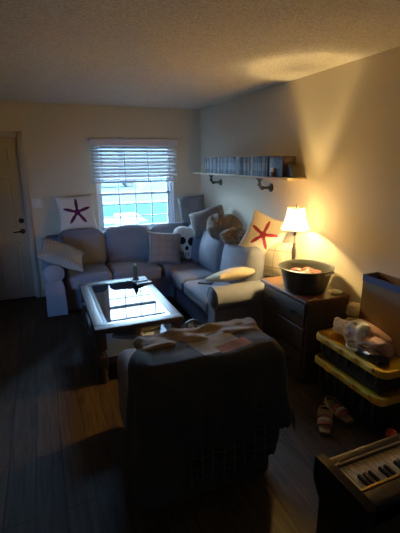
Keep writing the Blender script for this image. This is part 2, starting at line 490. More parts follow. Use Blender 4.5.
# ------------------------------------------------------------------ outside the window
M_lawn = basic('pale_winter_lawn', '223c3e', .95, var=.25, scale=.6, spec=0)
M_road = basic('wet_road', '3c4e50', .8, var=.1, scale=.4, spec=0)
M_curb = basic('curb_concrete', '5a666c', .9, var=.08, spec=0)
struct(MB().box(-30, 30, .14, 13, -.35, -.15).build('ground_lawn', M_lawn, smooth=False))
struct(MB().box(-60, 60, 13.2, 60, -.35, -.22).build('street', M_road, smooth=False))
struct(MB().box(-60, 60, 13, 13.2, -.35, -.10).build('curb', M_curb, smooth=False))
struct(MB().box(-1.4, 1.0, 7.0, 8.2, -.16, -.14).build('path', M_curb, smooth=False))
bn = MB()
for i in range(7): bn.box(-40+i*12, -40+i*12+11.6, 46, 52, -.3, 3.6+(i % 3)*.5)
struct(bn.build('terrace_outside', basic('far_siding', '4a5a64', .9, var=.1, scale=.4), smooth=False))

def car(name, label, loc, rz, col, pickup=False):
    c = thing(name, label, 'car', loc, rz, None)
    paint = basic(name+'_paint', col, .3, var=.03)
    body = [(-2.2, .35), (-2.25, .75), (-1.9, .9), (2.05, .95), (2.25, .7), (2.2, .35)]
    MB().prism(body, -.85, .85, 'xz').build('body', paint, c)
    cab = [(-1.3, .9), (-.8, 1.42), (.6, 1.45), (1.7, .95)] if not pickup else [(-.9, .9), (-.45, 1.6), (.45, 1.6), (.6, .93)]
    MB().prism(cab, -.74, .74, 'xz').build('cabin', basic(name+'_glass', '23303a', .15, var=.05), c)
    for x in (-1.35, 1.35):
        for y in (-.8, .8):
            Mw = Matrix.Translation((x, y, .33)) @ Matrix.Rotation(PI/2, 4, 'X')
            MB().lathe([(.33, -.1), (.33, .1), (.18, .11), (0, .08)], M=Mw, seg=20).build('wheel', M_black, c)
    return c
car('parked_car', 'dark blue car parked across the street seen below the blind', (3.1, 26.5, -.22), .0, '16324e')
car('parked_van', 'white car parked outside at the left of the window', (-1.75, 10.2, -.15), 1.35, '8d989e')
ac = thing('utility_box', 'white utility box standing on the lawn outside the window', 'utility box', (-.52, 3.0, -.15))
MB().box(-.22, .22, -.2, .2, 0, .76, .02).build('cabinet', basic('utility_white', '7b888e', .6, var=.04), ac)
MB().box(-.24, .24, -.22, .22, .74, .80, .015).build('lid', basic('utility_lid', '87949a', .6, var=.04), ac)

# ------------------------------------------------------------------ sectional sofa
sofa = thing('sectional_sofa', 'taupe L shaped sectional sofa along window wall and right wall', 'sofa', (0, 0, 0))
def soft_part(name, c, hh, r, parent=sofa, mat=None, bulge=(0, 0, 0), amp=.008, ns=4, seed=0, n=7, rot=None):
    m = MB().soft(0, 0, 0, *hh, r, n=n, bulge=bulge, amp=amp, ns=ns, seed=seed)
    o = m.build(name, mat or M_sofa, parent); o.location = c
    if rot: o.rotation_euler = rot
    return o
b = MB()
b.soft(-1.135, -.46, .19, 1.115, .36, .15, .03, n=5, amp=.003)
b.soft(-.42, -1.50, .19, .36, .74, .15, .03, n=5, amp=.003)
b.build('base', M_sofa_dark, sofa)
b = MB()
b.soft(-1.13, -.155, .46, 1.10, .08, .39, .07, n=8, amp=.006)
b.soft(-.145, -1.25, .47, .085, 1.13, .41, .07, n=8, amp=.006)
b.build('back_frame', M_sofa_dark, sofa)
# rolled arms: upright panel with a scroll along the top
def rolled_arm(name, x0, x1, y0, y1, along):
    m = MB(); zr_ = .545; rr = .105
    prof = []
    if along == 'y':
        cx = (x0+x1)/2
        for i in range(15):
            a = math.radians(-50+280*i/14); prof.append((cx+rr*math.cos(a)*1.12, zr_+rr*math.sin(a)))
        prof += [(cx-.10, .40), (cx-.11, .05), (cx+.11, .05), (cx+.10, .40)]
        m.prism(prof, y0, y1, 'xz')
        m.lathe([(.001, -.02), (.06, -.018), (.088, -.006), (.092, .004)], M=Matrix.Translation((cx, y0, zr_)) @ Matrix.Rotation(-PI/2, 4, 'X'), seg=24)
    else:
        cy = (y0+y1)/2
        for i in range(15):
            a = math.radians(-50+280*i/14); prof.append((cy+rr*math.cos(a)*1.2, zr_+rr*math.sin(a)))
        prof += [(cy-.05, .44), (cy-.05, .05), (cy+.11, .05), (cy+.10, .40)]
        m.prism(prof, x0, x1, 'yz')
        m.lathe([(.092, -.004), (.088, .006), (.06, .018), (.001, .02)], M=Matrix.Translation((x0, cy, zr_)) @ Matrix.Rotation(-PI/2, 4, 'Y'), seg=24)
    o = m.build(name, M_sofa, sofa)
    return o
rolled_arm('armrest', -2.29, -2.04, -.93, -.09, 'y')
rolled_arm('armrest', -.86, -.08, -2.47, -2.23, 'x')
# seat cushions
for i, (x0, x1, y0, y1) in enumerate(((-2.035, -1.505, -.86, -.26), (-1.495, -.87, -.84, -.26), (-.86, -.25, -.80, -.26), (-.85, -.25, -1.49, -.81), (-.85, -.25, -2.22, -1.50))):
    soft_part('seat_cushion', ((x0+x1)/2, (y0+y1)/2, .385), ((x1-x0)/2, (y1-y0)/2, .085), .055, bulge=(0, 0, .018), amp=.008, seed=i+1)
# back cushions
for i, (x0, x1) in enumerate(((-2.06, -1.49), (-1.48, -.87), (-.86, -.30))):
    soft_part('back_cushion', ((x0+x1)/2, -.30, .68), ((x1-x0)/2, .085, .235), .085, bulge=(.01, .05, .02), amp=.014, ns=4, seed=i+11, rot=(math.radians(-9), 0, 0))
for i, (y0, y1, hz) in enumerate(((-.92, -.42, .24), (-1.56, -.93, .25), (-2.25, -1.57, .245))):
    soft_part('back_cushion', (-.31, (y0+y1)/2, .455+hz), (.10, (y1-y0)/2, hz), .085, bulge=(.06, .01, .02), amp=.014, ns=4, seed=i+21, rot=(0, math.radians(11), 0))
ft = [(-2.2, -.85), (-2.2, -.15), (-.15, -.15), (-.8, -2.4), (-.15, -2.4)]
for x, y in ft: MB().lathe([(.022, 0), (.03, .05)], (x, y, 0), 12).build('foot', M_cherry, sofa)

# loose pillows
def loose(name, label, cat, mat, w, h, t, loc, normal, roll=0, seed=1, group='loose pillows on the sofa', pinch=.10, amp=.01, up=(0, 0, 1), sag=0):
    o = MB().pillow(w, h, t, seed=seed, pinch=pinch, amp=amp, sag=sag).build(name, mat)
    o.matrix_world = frame_matrix(loc, normal, up, math.radians(roll)); subsurf(o, 1)
    return tag(o, label, cat, group)
M_star1 = star_mat('pillow_purple_star', 'cdbfae', '4a1030', .165, rot=.0)
M_star2 = star_mat('pillow_red_star', 'cfc0a8', '8a2030', .140, rot=.0)
loose('throw_pillow', 'off white pillow with purple starfish on sofa back beside window', 'pillow', M_star1, .47, .44, .15, (-1.80, -.195, 1.125), (.02, -1, .22), 2, 3)
loose('throw_pillow', 'off white pillow with red starfish tilted beside the lamp', 'pillow', M_star2, .40, .40, .14, (-.225, -2.17, 1.045), (-.75, -.75, .28), -20, 5)
M_beige = stripe_mat('beige_ribbed_cloth', '887a6b', ((0, .035, .25, '7b6d60'),))
loose('throw_pillow', 'beige ribbed pillow lying over the left sofa arm', 'pillow', M_beige, .52, .42, .19, (-2.05, -.74, .715), (.42, -.30, .85), 0, 8, up=(.0, 1, 0))
M_grey1 = fabric('grey_brown_pillow', '85796f')[0]
M_plaid = stripe_mat('grey_plaid_pillow', '7a706b', ((0, .09, .2, '6f6560'), (1, .09, .2, '6f6560')))
loose('throw_pillow', 'grey brown checked pillow on corner seat beside skull pillow', 'pillow', M_plaid, .44, .42, .19, (-.80, -.72, .675), (-.10, -1, .30), -6, 12)
M_skull = ellipses_mat('skull_print', 'aaa59e', ((-.06, .02, .045, .05), (.065, .03, .055, .058), (.015, -.065, .024, .03), (-.05, -.14, .008, .03), (-.018, -.145, .008, .03), (.018, -.145, .008, .03), (.05, -.14, .008, .03)), '0d0c0d')
# skull shaped pillow: rounded cranium narrowing into a jaw
sk = MB()
def skf(p):
    if p.y < -.04:
        k = min(1, (-.04-p.y)/.16); p = Vector((p.x*(1-.34*k), p.y, p.z*(1-.15*k)))
    return p
sk.soft(0, 0, 0, .175, .20, .085, .083, n=8, k=5, bulge=(.015, .01, .03), amp=.006, ns=6, seed=2, fn=skf)
o = sk.build('skull_pillow', M_skull); subsurf(o, 1)
o.matrix_world = frame_matrix((-.495, -.665, .705), (-.25, -1, .22), roll=math.radians(-12))
tag(o, 'white skull shaped pillow with black eye sockets in the sofa corner', 'pillow', 'loose pillows on the sofa')
M_grey2 = fabric('slate_grey_pillow', '65605f')[0]
M_brown = fabric('taupe_brown_pillow', '6a5c4c')[0]
M_tan = fabric('tan_grey_pillow', '6b6158')[0]
loose('throw_pillow', 'slate grey pillow standing on sofa back in the room corner', 'pillow', M_grey2, .38, .38, .22, (-.24, -.27, 1.095), (-.4, -1, .30), 8, 15, amp=.02, pinch=.05)
def plump(label, mat, hh, r, loc, normal, roll, seed, amp=.013):
    def pleats(p):      # cloth gathered towards the low edge
        a = math.atan2(p.x, p.y+hh[1]*.95); d = math.hypot(p.x, p.y+hh[1]*.95)
        return Vector((p.x, p.y, p.z+(1 if p.z > 0 else -1)*.011*math.sin(a*15)*min(1, d*5)*min(1, abs(p.z)*20)))
    m = MB().soft(0, 0, 0, *hh, r, n=16, k=7, bulge=(.015, .015, .02), amp=amp, ns=8, seed=seed, fn=pleats)
    o = m.build('throw_pillow', mat); subsurf(o, 1)
    o.matrix_world = frame_matrix(loc, normal, roll=math.radians(roll))
    return tag(o, label, 'pillow', 'loose pillows on the sofa')
loose('throw_pillow', 'tan grey pillow slumped on sofa back just nearer than the corner pillow', 'pillow', M_tan, .45, .34, .26, (-.27, -.90, 1.005), (-.62, -1, .45), 18, 17, amp=.022, pinch=.04)
plump('large plump taupe brown pillow slumped over the right sofa back', M_brown, (.185, .14, .125), .115, (-.30, -1.42, 1.015), (-.6, -1, .6), -8, 19)
M_leaf = stripe_mat('cream_leaf_line_cloth', 'a8997f', ((0, .13, .07, '6b5338'), (1, .16, .06, '6b5338')))
loose('throw_pillow', 'beige pillow with thin brown lines upright behind the lamp lit arm', 'pillow', M_leaf, .36, .36, .13, (-.19, -2.34, .835), (-1, -.25, .25), 5, 23)
M_cream = fabric('cream_pillow', 'b7a37e', var=.08)[0]
loose('throw_pillow', 'flat cream pillow lying against the lamp lit sofa arm', 'pillow', M_cream, .52, .34, .12, (-.50, -2.10, .665), (-.05, .34, .95), 2, 27, up=(0, 1, 0), pinch=.02)
# crumpled throw
th = MB().soft(0, 0, 0, .11, .29, .09, .085, n=12, k=5, amp=.04, ns=7, seed=4)
o = th.build('throw_blanket', blotch_mat('brown_camouflage_fleece', ('40301f', '75604a', '574332', '86745e'), 11)); subsurf(o, 1)
o.matrix_world = Matrix.Translation((-.30, -1.90, .975)) @ Euler((0, .25, .35)).to_matrix().to_4x4()
tag(o, 'mottled brown throw blanket bunched beside the red starfish pillow', 'blanket')
# phone on the seat
ph = MB().box(-.04, .04, -.08, .08, 0, .02, .008).build('remote_control', M_black); ph.location = (-.66, -1.72, .476); ph.rotation_euler = (0, 0, .8)
tag(ph, 'black remote lying on the right sofa seat by the cream pillow', 'remote control')

# ------------------------------------------------------------------ coffee table
TX0, TX1, TY0, TY1, TH = -1.93, -1.20, -2.508, -1.22, .49
ct = thing('coffee_table', 'dark wood coffee table with glass top and lower shelf', 'coffee table', ((TX0+TX1)/2, (TY0+TY1)/2, 0))
hx, hy = (TX1-TX0)/2, (TY1-TY0)/2
fw = .085
tf = MB()
for a in ((-hx, hx, -hy, -hy+fw), (-hx, hx, hy-fw, hy), (-hx, -hx+fw, -hy+fw, hy-fw), (hx-fw, hx, -hy+fw, hy-fw)):
    tf.box(a[0], a[1], a[2], a[3], TH-.04, TH, .008)
tf.build('top_frame', M_cherry, ct)
ap = MB()
ap.box(-hx+.03, hx-.03, -hy+.03, -hy+.05, TH-.058, TH-.04).box(-hx+.03, hx-.03, hy-.05, hy-.03, TH-.058, TH-.04)
ap.box(-hx+.03, -hx+.05, -hy+.05, hy-.05, TH-.058, TH-.04).box(hx-.05, hx-.03, -hy+.05, hy-.05, TH-.058, TH-.04)
ap.build('apron', M_cherry, ct, smooth=False)
M_tabglass = glass_mat('smoked_table_glass', (.42, .44, .46), .015)
MB().box(-hx+fw-.005, hx-fw+.005, -hy+fw-.005, hy-fw+.005, TH-.012, TH-.004).build('glass_panel', M_tabglass, ct, smooth=False)
M_bev = basic('bevelled_glass_edge', 'aab4bc', .18, metal=.7, var=.03)
gb = MB(); q = fw; s_ = .028
for a in ((-hx+q, hx-q, -hy+q, -hy+q+s_), (-hx+q, hx-q, hy-q-s_, hy-q), (-hx+q, -hx+q+s_, -hy+q+s_, hy-q-s_), (hx-q-s_, hx-q, -hy+q+s_, hy-q-s_)):
    gb.box(a[0], a[1], a[2], a[3], TH-.004, TH-.0005)
gb.build('bevel_strip', M_bev, ct, smooth=False)
for sx in (-1, 1):
    for sy in (-1, 1):
        lg = MB()
        lg.box(-.038, .038, -.038, .038, .30, TH-.04, .006).box(-.038, .038, -.038, .038, .14, .24, .006)
        lg.lathe([(.036, .24), (.026, .25), (.034, .27), (.026, .29), (.036, .30)], seg=20)
        lg.lathe([(.030, 0), (.036, .02), (.024, .05), (.034, .09), (.026, .12), (.036, .14)], seg=20)
        o = lg.build('leg', M_cherry, ct); o.location = (sx*(hx-.05), sy*(hy-.05), 0)
sf = MB()
for a in ((-hx+.03, hx-.03, -hy+.03, -hy+.09), (-hx+.03, hx-.03, hy-.09, hy-.03), (-hx+.03, -hx+.09, -hy+.09, hy-.09), (hx-.09, hx-.03, -hy+.09, hy-.09)):
    sf.box(a[0], a[1], a[2], a[3], .165, .195)
sf.build('shelf_frame', M_cherry, ct, smooth=False)
MB().box(-hx+.085, hx-.085, -hy+.085, hy-.085, .175, .193).build('shelf_panel', basic('pale_shelf', 'd5dde2', .3, var=.05), ct, smooth=False)

# on the table
bt = thing('green_bottle', 'small dark green jar with plant beside the remotes', 'jar', (-1.325, -1.30, TH))
MB().lathe([(.032, 0), (.036, .005), (.036, .012), (.018, .025), (.024, .032), (.030, .045), (.028, .05)], seg=20).build('base', basic('brown_pot', '4a3a30', .5), bt)
MB().lathe([(.026, .05), (.03, .07), (.03, .12), (.024, .145), (.010, .155)], seg=20).build('body', basic('dark_green', '2c4030', .5, var=.4, scale=30), bt)
MB().lathe([(.011, .155), (.012, .172), (.004, .178)], seg=12).build('cap', basic('pale_cap', 'a9b0a4', .5), bt)
def remote(label, loc, rz):
    r = thing('remote_control', label, 'remote control', loc, rz, 'remotes on the coffee table')
    MB().box(-.085, .085, -.024, .024, 0, .02, .007).build('case', M_black, r)
    k = MB()
    for i in range(5):
        for j in (-1, 0, 1): k.box(-.06+i*.024-.007, -.06+i*.024+.007, j*.014-.004, j*.014+.004, .018, .0225)
    k.build('buttons', basic('remote_buttons', '55585c', .5), r, smooth=False)
remote('black remote on coffee table, the one nearer the green jar', (-1.305, -1.43, TH+.001), .15)
remote('black remote on coffee table, the one farther from the green jar', (-1.285, -1.52, TH+.001), .10)

# sneakers on the lower shelf
def shoe(label, loc, rz, upper, sole):
    t = thing('sneaker', label, 'shoe', loc, rz, 'sneakers on the lower shelf')
    def f(p):
        k = (p.x+.14)/.28
        return Vector((p.x, p.y*(.80+.25*math.sin(PI*min(1, k*1.1)))+.012*math.sin(PI*k), p.z))
    MB().soft(0, 0, .016, .14, .045, .016, .015, n=8, k=3, fn=f).build('sole', sole, t)
    def g(p):
        k = (p.x+.135)/.27; top = .115 if k < .35 else .115-.065*min(1, (k-.35)/.45)
        z = .03+(p.z-.03)*top/.10
        return f(Vector((p.x, p.y*(1-.25*max(0, (p.z-.06)/.07)), z)))
    MB().soft(0, 0, .08, .135, .042, .05, .04, n=8, k=4, fn=g, amp=.004, ns=12).build('upper', upper, t)
    MB().soft(-.075, 0, .142, .045, .024, .006, .005, n=4, fn=lambda p: p).build('collar', M_black, t)
    l = MB()
    for i in range(4):
        x = .0+i*.022; l.tube([(x, -.022, .125-.012*i), (x, 0, .132-.012*i), (x, .022, .125-.012*i)], .003, 6)
    l.build('laces', M_white, t)
shoe('dark brown sneaker on the lower shelf of the coffee table', (-1.60, -2.10, .196), 2.75, basic('brown_suede', '3b2d25', .9), basic('grey_sole', '77706a', .8))
shoe('tan and black sneaker on the coffee table shelf nearer the sofa', (-1.40, -2.03, .196), 3.4, basic('tan_suede', '8a6d4c', .9), M_black)
# little fan at the corner of the table
fan = thing('desk_fan', 'small round black desk fan beside the coffee table corner', 'fan', (-1.075, -2.40, 0))
MB().lathe([(.075, 0), (.075, .012), (.06, .022), (.015, .03)], seg=24).build('base', M_black, fan)
MB().tube([(0, 0, .025), (0, .01, .22)], .010, 10).build('post', M_black, fan)
Mf = frame_matrix((0, -.02, .30), (-.35, -1, .75))
cg = MB()
for rr_, zz in ((.088, 0), (.088, .03), (.06, .042), (.03, .046)):
    ring = [Mf @ Vector((rr_*math.cos(2*PI*i/28), rr_*math.sin(2*PI*i/28), zz)) for i in range(28)]
    cg.tube(ring, .006 if rr_ > .08 else .003, 6, closed=True)
for i in range(10):
    a = 2*PI*i/10
    cg.tube([Mf @ Vector((.088*math.cos(a), .088*math.sin(a), .03)), Mf @ Vector((.02*math.cos(a), .02*math.sin(a), .047))], .0025, 5)
cg.build('cage', M_black, fan)
fb = MB()
for i in range(3):
    a = 2*PI*i/3
    pts = [(0.012, -.012), (.07, -.03), (.078, .01), (.05, .03), (.012, .012)]
    vs = [(math.cos(a)*x-math.sin(a)*y, math.sin(a)*x+math.cos(a)*y, .015+.2*y) for x, y in pts]
    fb.add(vs, [(0, 1, 2, 3, 4)], Mf)
o = fb.build('blades', basic('pale_fan_blade', '8ea2ad', .3), fan, smooth=False)
MB().lathe([(.022, -.03), (.022, .02), (.014, .05), (0, .052)], M=Mf, seg=16).build('hub', basic('gold_glint_hub', 'b98a3a', .3, metal=.8), fan)  # gold colour stands in for the warm lamp glint on the hub

# ------------------------------------------------------------------ wall shelf, cases
SZ = 1.58
sh = thing('wall_shelf', 'long pine wall shelf on black pipe brackets', 'shelf', (0, -1.33, SZ))
MB().box(-.2, 0, -1.14, 1.14, 0, .02, .003).build('board', M_pine, sh)
for dy in (.64, -.57):
    p = MB()
    p.tube([(-.012, dy, -.10), (-.10, dy, -.10), (-.124, dy, -.094), (-.138, dy, -.075), (-.14, dy, -.05), (-.14, dy, -.012)], .015, 12)
    p.tube([(-.095, dy, -.10), (-.122, dy, -.10)], .022, 12); p.tube([(-.14, dy, -.078), (-.14, dy, -.055)], .022, 12)
    Mq = Matrix.Translation((0, dy, -.10)) @ Matrix.Rotation(-PI/2, 4, 'Y')
    p.lathe([(.045, 0), (.045, .009), (.026, .014), (.022, .03)], M=Mq, seg=24)
    p.lathe([(.022, -.03), (.026, -.014), (.042, -.009), (.042, 0)], (-.14, dy, 0), 24)
    p.build('pipe_bracket', M_iron, sh)
cases = [('black', '1e1f24', '6e7684'), ('slate blue', '4b5a72', '98a4b6'), ('grey', '6d7178', 'b4b6ba'), ('white', 'b9b9bb', '70767f'), ('dark red', '4a2428', '8a8084'), ('navy', '27324a', '8d97a8')]
case_me = []
for nm, c, c2 in cases:
    m = MB(); m.box(-.0675, .0675, -.0069, .0069, 0, .19, .0015)
    m.box(-.0682, -.0674, -.0055, .0055, .02, .17, mi=1); m.box(-.0685, -.0676, -.0035, .0035, .05, .12+.01, mi=2)
    o = m.build('dvd_case', [basic('case_'+nm.replace(' ', '_'), c, .4, var=.05), basic('spine_'+nm.replace(' ', '_'), c, .5, var=.5, scale=25), basic('title_'+nm.replace(' ', '_'), c2, .5, var=.5, scale=60)])
    case_me.append(o.data); D.objects.remove(o)
y = -.58; used = []
while y > -2.09:
    k = random.choices(range(6), (5, 4, 3, 2, 1, 4))[0]
    o = D.objects.new('dvd_case', case_me[k]); COL.objects.link(o)
    o.location = (-.105+random.uniform(-.008, .008), y, SZ+.0205); o.rotation_euler = (0, 0, random.uniform(-.012, .012))
    o.scale.z = random.choice((1, 1, 1, 1, .97, .9))
    tag(o, 'slim %s spined DVD case in the row on the wall shelf' % cases[k][0], 'DVD case', 'DVD cases on the wall shelf')
    y -= .0149
bx = MB().box(-.17, -.03, -.11, .11, 0, .185, .004).build('keepsake_box', basic('dark_red_brown_box', '3a2622', .5, var=.2)); bx.location = (0, -2.23, SZ+.0205)
tag(bx, 'dark red brown box at the near end of the DVD row', 'box')
wg = MB().prism([(-.06, 0), (.05, 0), (.045, .02), (-.0, .10), (-.05, .13)], -.04, .04, 'yz').build('bookend', M_black)
wg.location = (-.10, -2.405, SZ+.0205); wg.rotation_euler = (0, 0, PI)
tag(wg, 'black wedge shaped bookend at the near end of the wall shelf', 'bookend')
fg = thing('figurine', 'small pale figurine in front of the brown box on the shelf', 'figurine', (-.183, -2.20, SZ+.0205))
MB().lathe([(.014, 0), (.016, .01), (.014, .035), (.008, .045)], seg=14).build('torso', basic('figurine_brown', '8a6a44', .5), fg)
MB().lathe([(.006, .043), (.017, .052), (.019, .063), (.014, .076), (.002, .082)], seg=14).build('head', basic('figurine_cream', 'e0cfa6', .5), fg)

# ------------------------------------------------------------------ chest, lamp, basket
CX0, CX1, CY0, CY1, CH = -.43, -.02, -3.13, -2.49, .72
ch = thing('chest_of_drawers', 'brown wooden chest of drawers between sofa arm and yellow lids', 'chest of drawers', ((CX0+CX1)/2, (CY0+CY1)/2, 0))
hx, hy = (CX1-CX0)/2, (CY1-CY0)/2
MB().box(-hx-.015, hx, -hy-.012, hy+.012, CH-.03, CH, .008).build('top', M_chest, ch)
MB().box(-hx+.02, hx, -hy, hy, .05, CH-.03, .003).build('carcass', M_chestside, ch)
MB().box(-hx+.01, hx, -hy-.005, hy+.005, 0, .07, .004).build('plinth', M_chestside, ch)
for i in range(3):
    z0 = .09+i*.20
    d = MB().box(-hx+.003, -hx+.022, -hy+.025, hy-.025, z0, z0+.185, .005).build('drawer', M_chestside, ch)
    for yy in (-.16, .16):
        MB().lathe([(.008, 0), (.008, .012), (.015, .02), (.012, .028), (0, .03)], M=Matrix.Translation((-hx+.004, yy, z0+.092)) @ Matrix.Rotation(-PI/2, 4, 'Y'), seg=14).build('knob', M_bronze, d)

LX, LY = -.20, -2.62
lamp = thing('table_lamp', 'lit table lamp with cream shade on the wooden chest', 'lamp', (LX, LY, CH))
MB().lathe([(.062, 0), (.064, .012), (.05, .022), (.024, .035), (.016, .06), (.02, .075), (.013, .09), (.012, .16), (.019, .22), (.021, .27), (.013, .31), (.018, .325), (.012, .34), (.010, .40)], seg=24).build('base', basic('lamp_bronze', '8d8470', .4, metal=.5, var=.2), lamp)
M_shade = D.materials.new('lamp_shade_cloth'); M_shade.use_nodes = True
nt = M_shade.node_tree; nt.nodes.clear()
out = N(nt, 'ShaderNodeOutputMaterial'); dif = N(nt, 'ShaderNodeBsdfDiffuse'); tl = N(nt, 'ShaderNodeBsdfTranslucent'); mx = N(nt, 'ShaderNodeMixShader')
wv = N(nt, 'ShaderNodeTexNoise'); wv.inputs['Scale'].default_value = 120
tcs = N(nt, 'ShaderNodeTexCoord'); nt.links.new(tcs.outputs['Object'], wv.inputs['Vector'])
cs = mix_c(nt, wv.outputs[0], lin('f4e2bc'), lin('fdf0d2'))
nt.links.new(cs, dif.inputs[0]); nt.links.new(cs, tl.inputs[0]); mx.inputs[0].default_value = .88
trn = N(nt, 'ShaderNodeBsdfTransparent'); trn.inputs[0].default_value = (1, .9, .72, 1); mx2 = N(nt, 'ShaderNodeMixShader'); mx2.inputs[0].default_value = .16   # open weave of the thin cloth
nt.links.new(dif.outputs[0], mx.inputs[1]); nt.links.new(tl.outputs[0], mx.inputs[2])
nt.links.new(mx.outputs[0], mx2.inputs[1]); nt.links.new(trn.outputs[0], mx2.inputs[2]); nt.links.new(mx2.outputs[0], out.inputs[0])
shd = MB(); prof = []
for i in range(9):
    t = i/8; prof.append((.125-.055*t-.014*math.sin(PI*t), .455+.185*t))
shd.lathe(prof, seg=36, cap0=False, cap1=False)
o = shd.build('lamp_shade', M_shade, lamp)
tr = MB()
for r_, z_ in ((.126, .455), (.0705, .64)):
    tr.tube([(r_*math.cos(2*PI*i/32), r_*math.sin(2*PI*i/32), z_) for i in range(32)], .004, 6, closed=True)
tr.build('shade_trim', basic('shade_trim', '9a6b35', .8), o)
hp = MB()
for s in (-1, 1): hp.tube([(s*.012, 0, .40), (s*.04, 0, .45), (s*.042, 0, .55), (s*.012, 0, .632), (0, 0, .635)], .0022, 6)
for i in range(3):
    a = 2*PI*i/3; hp.tube([(0, 0, .635), (.069*math.cos(a), .069*math.sin(a), .638)], .002, 5)
hp.build('harp', M_bronze, lamp)
MB().lathe([(.006, .636), (.009, .646), (.004, .656), (.007, .664), (0, .67)], seg=12).build('finial', M_bronze, lamp)
M_bulb = basic('glowing_bulb', 'fff0d0', .4, emis=('ffc070', 60))
MB().lathe([(.012, .40), (.013, .475)], seg=14).build('socket', M_bronze, lamp)
MB().lathe([(.011, .475), (.016, .495), (.027, .525), (.029, .545), (.022, .565), (.008, .575), (0, .576)], seg=18).build('bulb', M_bulb, lamp)

bk = thing('bucket', 'round dark green tub with cut out handles on the chest', 'tub', (-.265, -2.885, CH+.002))
M_tub = basic('dark_green_tub', '252a24', .4, var=.12)
def tubf(z): return .165+.045*z/.19
prof = [(0.0, 0), (.155, 0), (.165, .008)]+[(tubf(.19*i/6), .19*i/6) for i in range(1, 7)]+[(.222, .188), (.224, .197), (.212, .200)]
prof += [(tubf(.19*i/6)-.006, .19*i/6) for i in range(6, 0, -1)]+[(.155, .012), (0, .010)]
vs_mb = MB().lathe(prof, seg=40, cap0=False, cap1=False)
vs_mb.build('shell', M_tub, bk)
for a0 in (0.0, PI):
    hb = MB()
    for s2 in range(1):
        pts = []
        for i in range(9):
            a = a0+PI*.60+(i-4)*.075; pts.append((.226*math.cos(a), .226*math.sin(a), .178))
        hb.tube(pts, [.005]+[.010]*7+[.005], 8)
    hb.build('handle', basic('tub_handle', 'a3a48f', .5), bk)
pk = [('red', '8c1a12'), ('white', '6d6a66'), ('scarlet', '96281a'), ('pale blue', '6c7688'), ('crimson', '741418'), ('maroon', '64100e'), ('orange', '6a2a18')]
pos = [(-.06, -.09, 0), (.05, -.10, .3), (.10, -.02, .9), (-.11, .01, 1.2), (.0, .0, .5), (-.02, .10, 2), (.09, .09, 1.7)]
for i, ((nm, c), (px, py, rz)) in enumerate(zip(pk, pos)):
    o = MB().pillow(.11, .09, .05, n=10, pinch=.08, amp=.008, seed=i).build('snack_packet', basic('packet_'+nm.replace(' ', '_'), c, .35, var=.15))
    o.location = (-.265+px*.9, -2.885+py*.9, CH+.128+.004*(i % 3)); o.rotation_euler = (.15*(i % 3-1), .2*(i % 2), rz)
    tag(o, '%s crumpled snack packet lying in the dark green tub' % nm, 'snack packet', 'packets in the green tub')
# filler packets below so that the top ones rest on something
fl = MB().lathe([(.0, .012), (.155, .012), (.172, .075), (.175, .095), (.12, .108), (0, .110)], seg=30, cap0=False, cap1=False)
o = fl.build('liner', basic('tub_liner_paper', '6a4a40', .8, var=.4, scale=20), bk)
dish = thing('saucer', 'small white saucer at the wall end of the chest', 'saucer', (-.105, -3.065, CH))
MB().lathe([(.026, 0), (.03, .003), (.052, .014), (.054, .017), (.05, .017), (.028, .007), (0, .006)], seg=28, cap1=False).build('plate', M_white, dish)
MB().lathe([(0.0, .006), (.03, .006), (.03, .022), (.026, .024), (0, .024)], seg=20, cap0=False).build('candle', basic('cream_wax', 'd9c9a0', .6), dish)
mg = thing('magazine', 'thin glossy magazine on the chest in front of the tub', 'magazine', (-.385, -3.05, CH), .3)
MB().box(-.05, .05, -.07, .07, 0, .004).build('pages', M_white, mg, smooth=False)
MB().box(-.052, .052, -.072, .072, .004, .0055).build('cover', basic('magazine_cover', '6a3a2c', .3, var=.5, scale=20), mg, smooth=False)

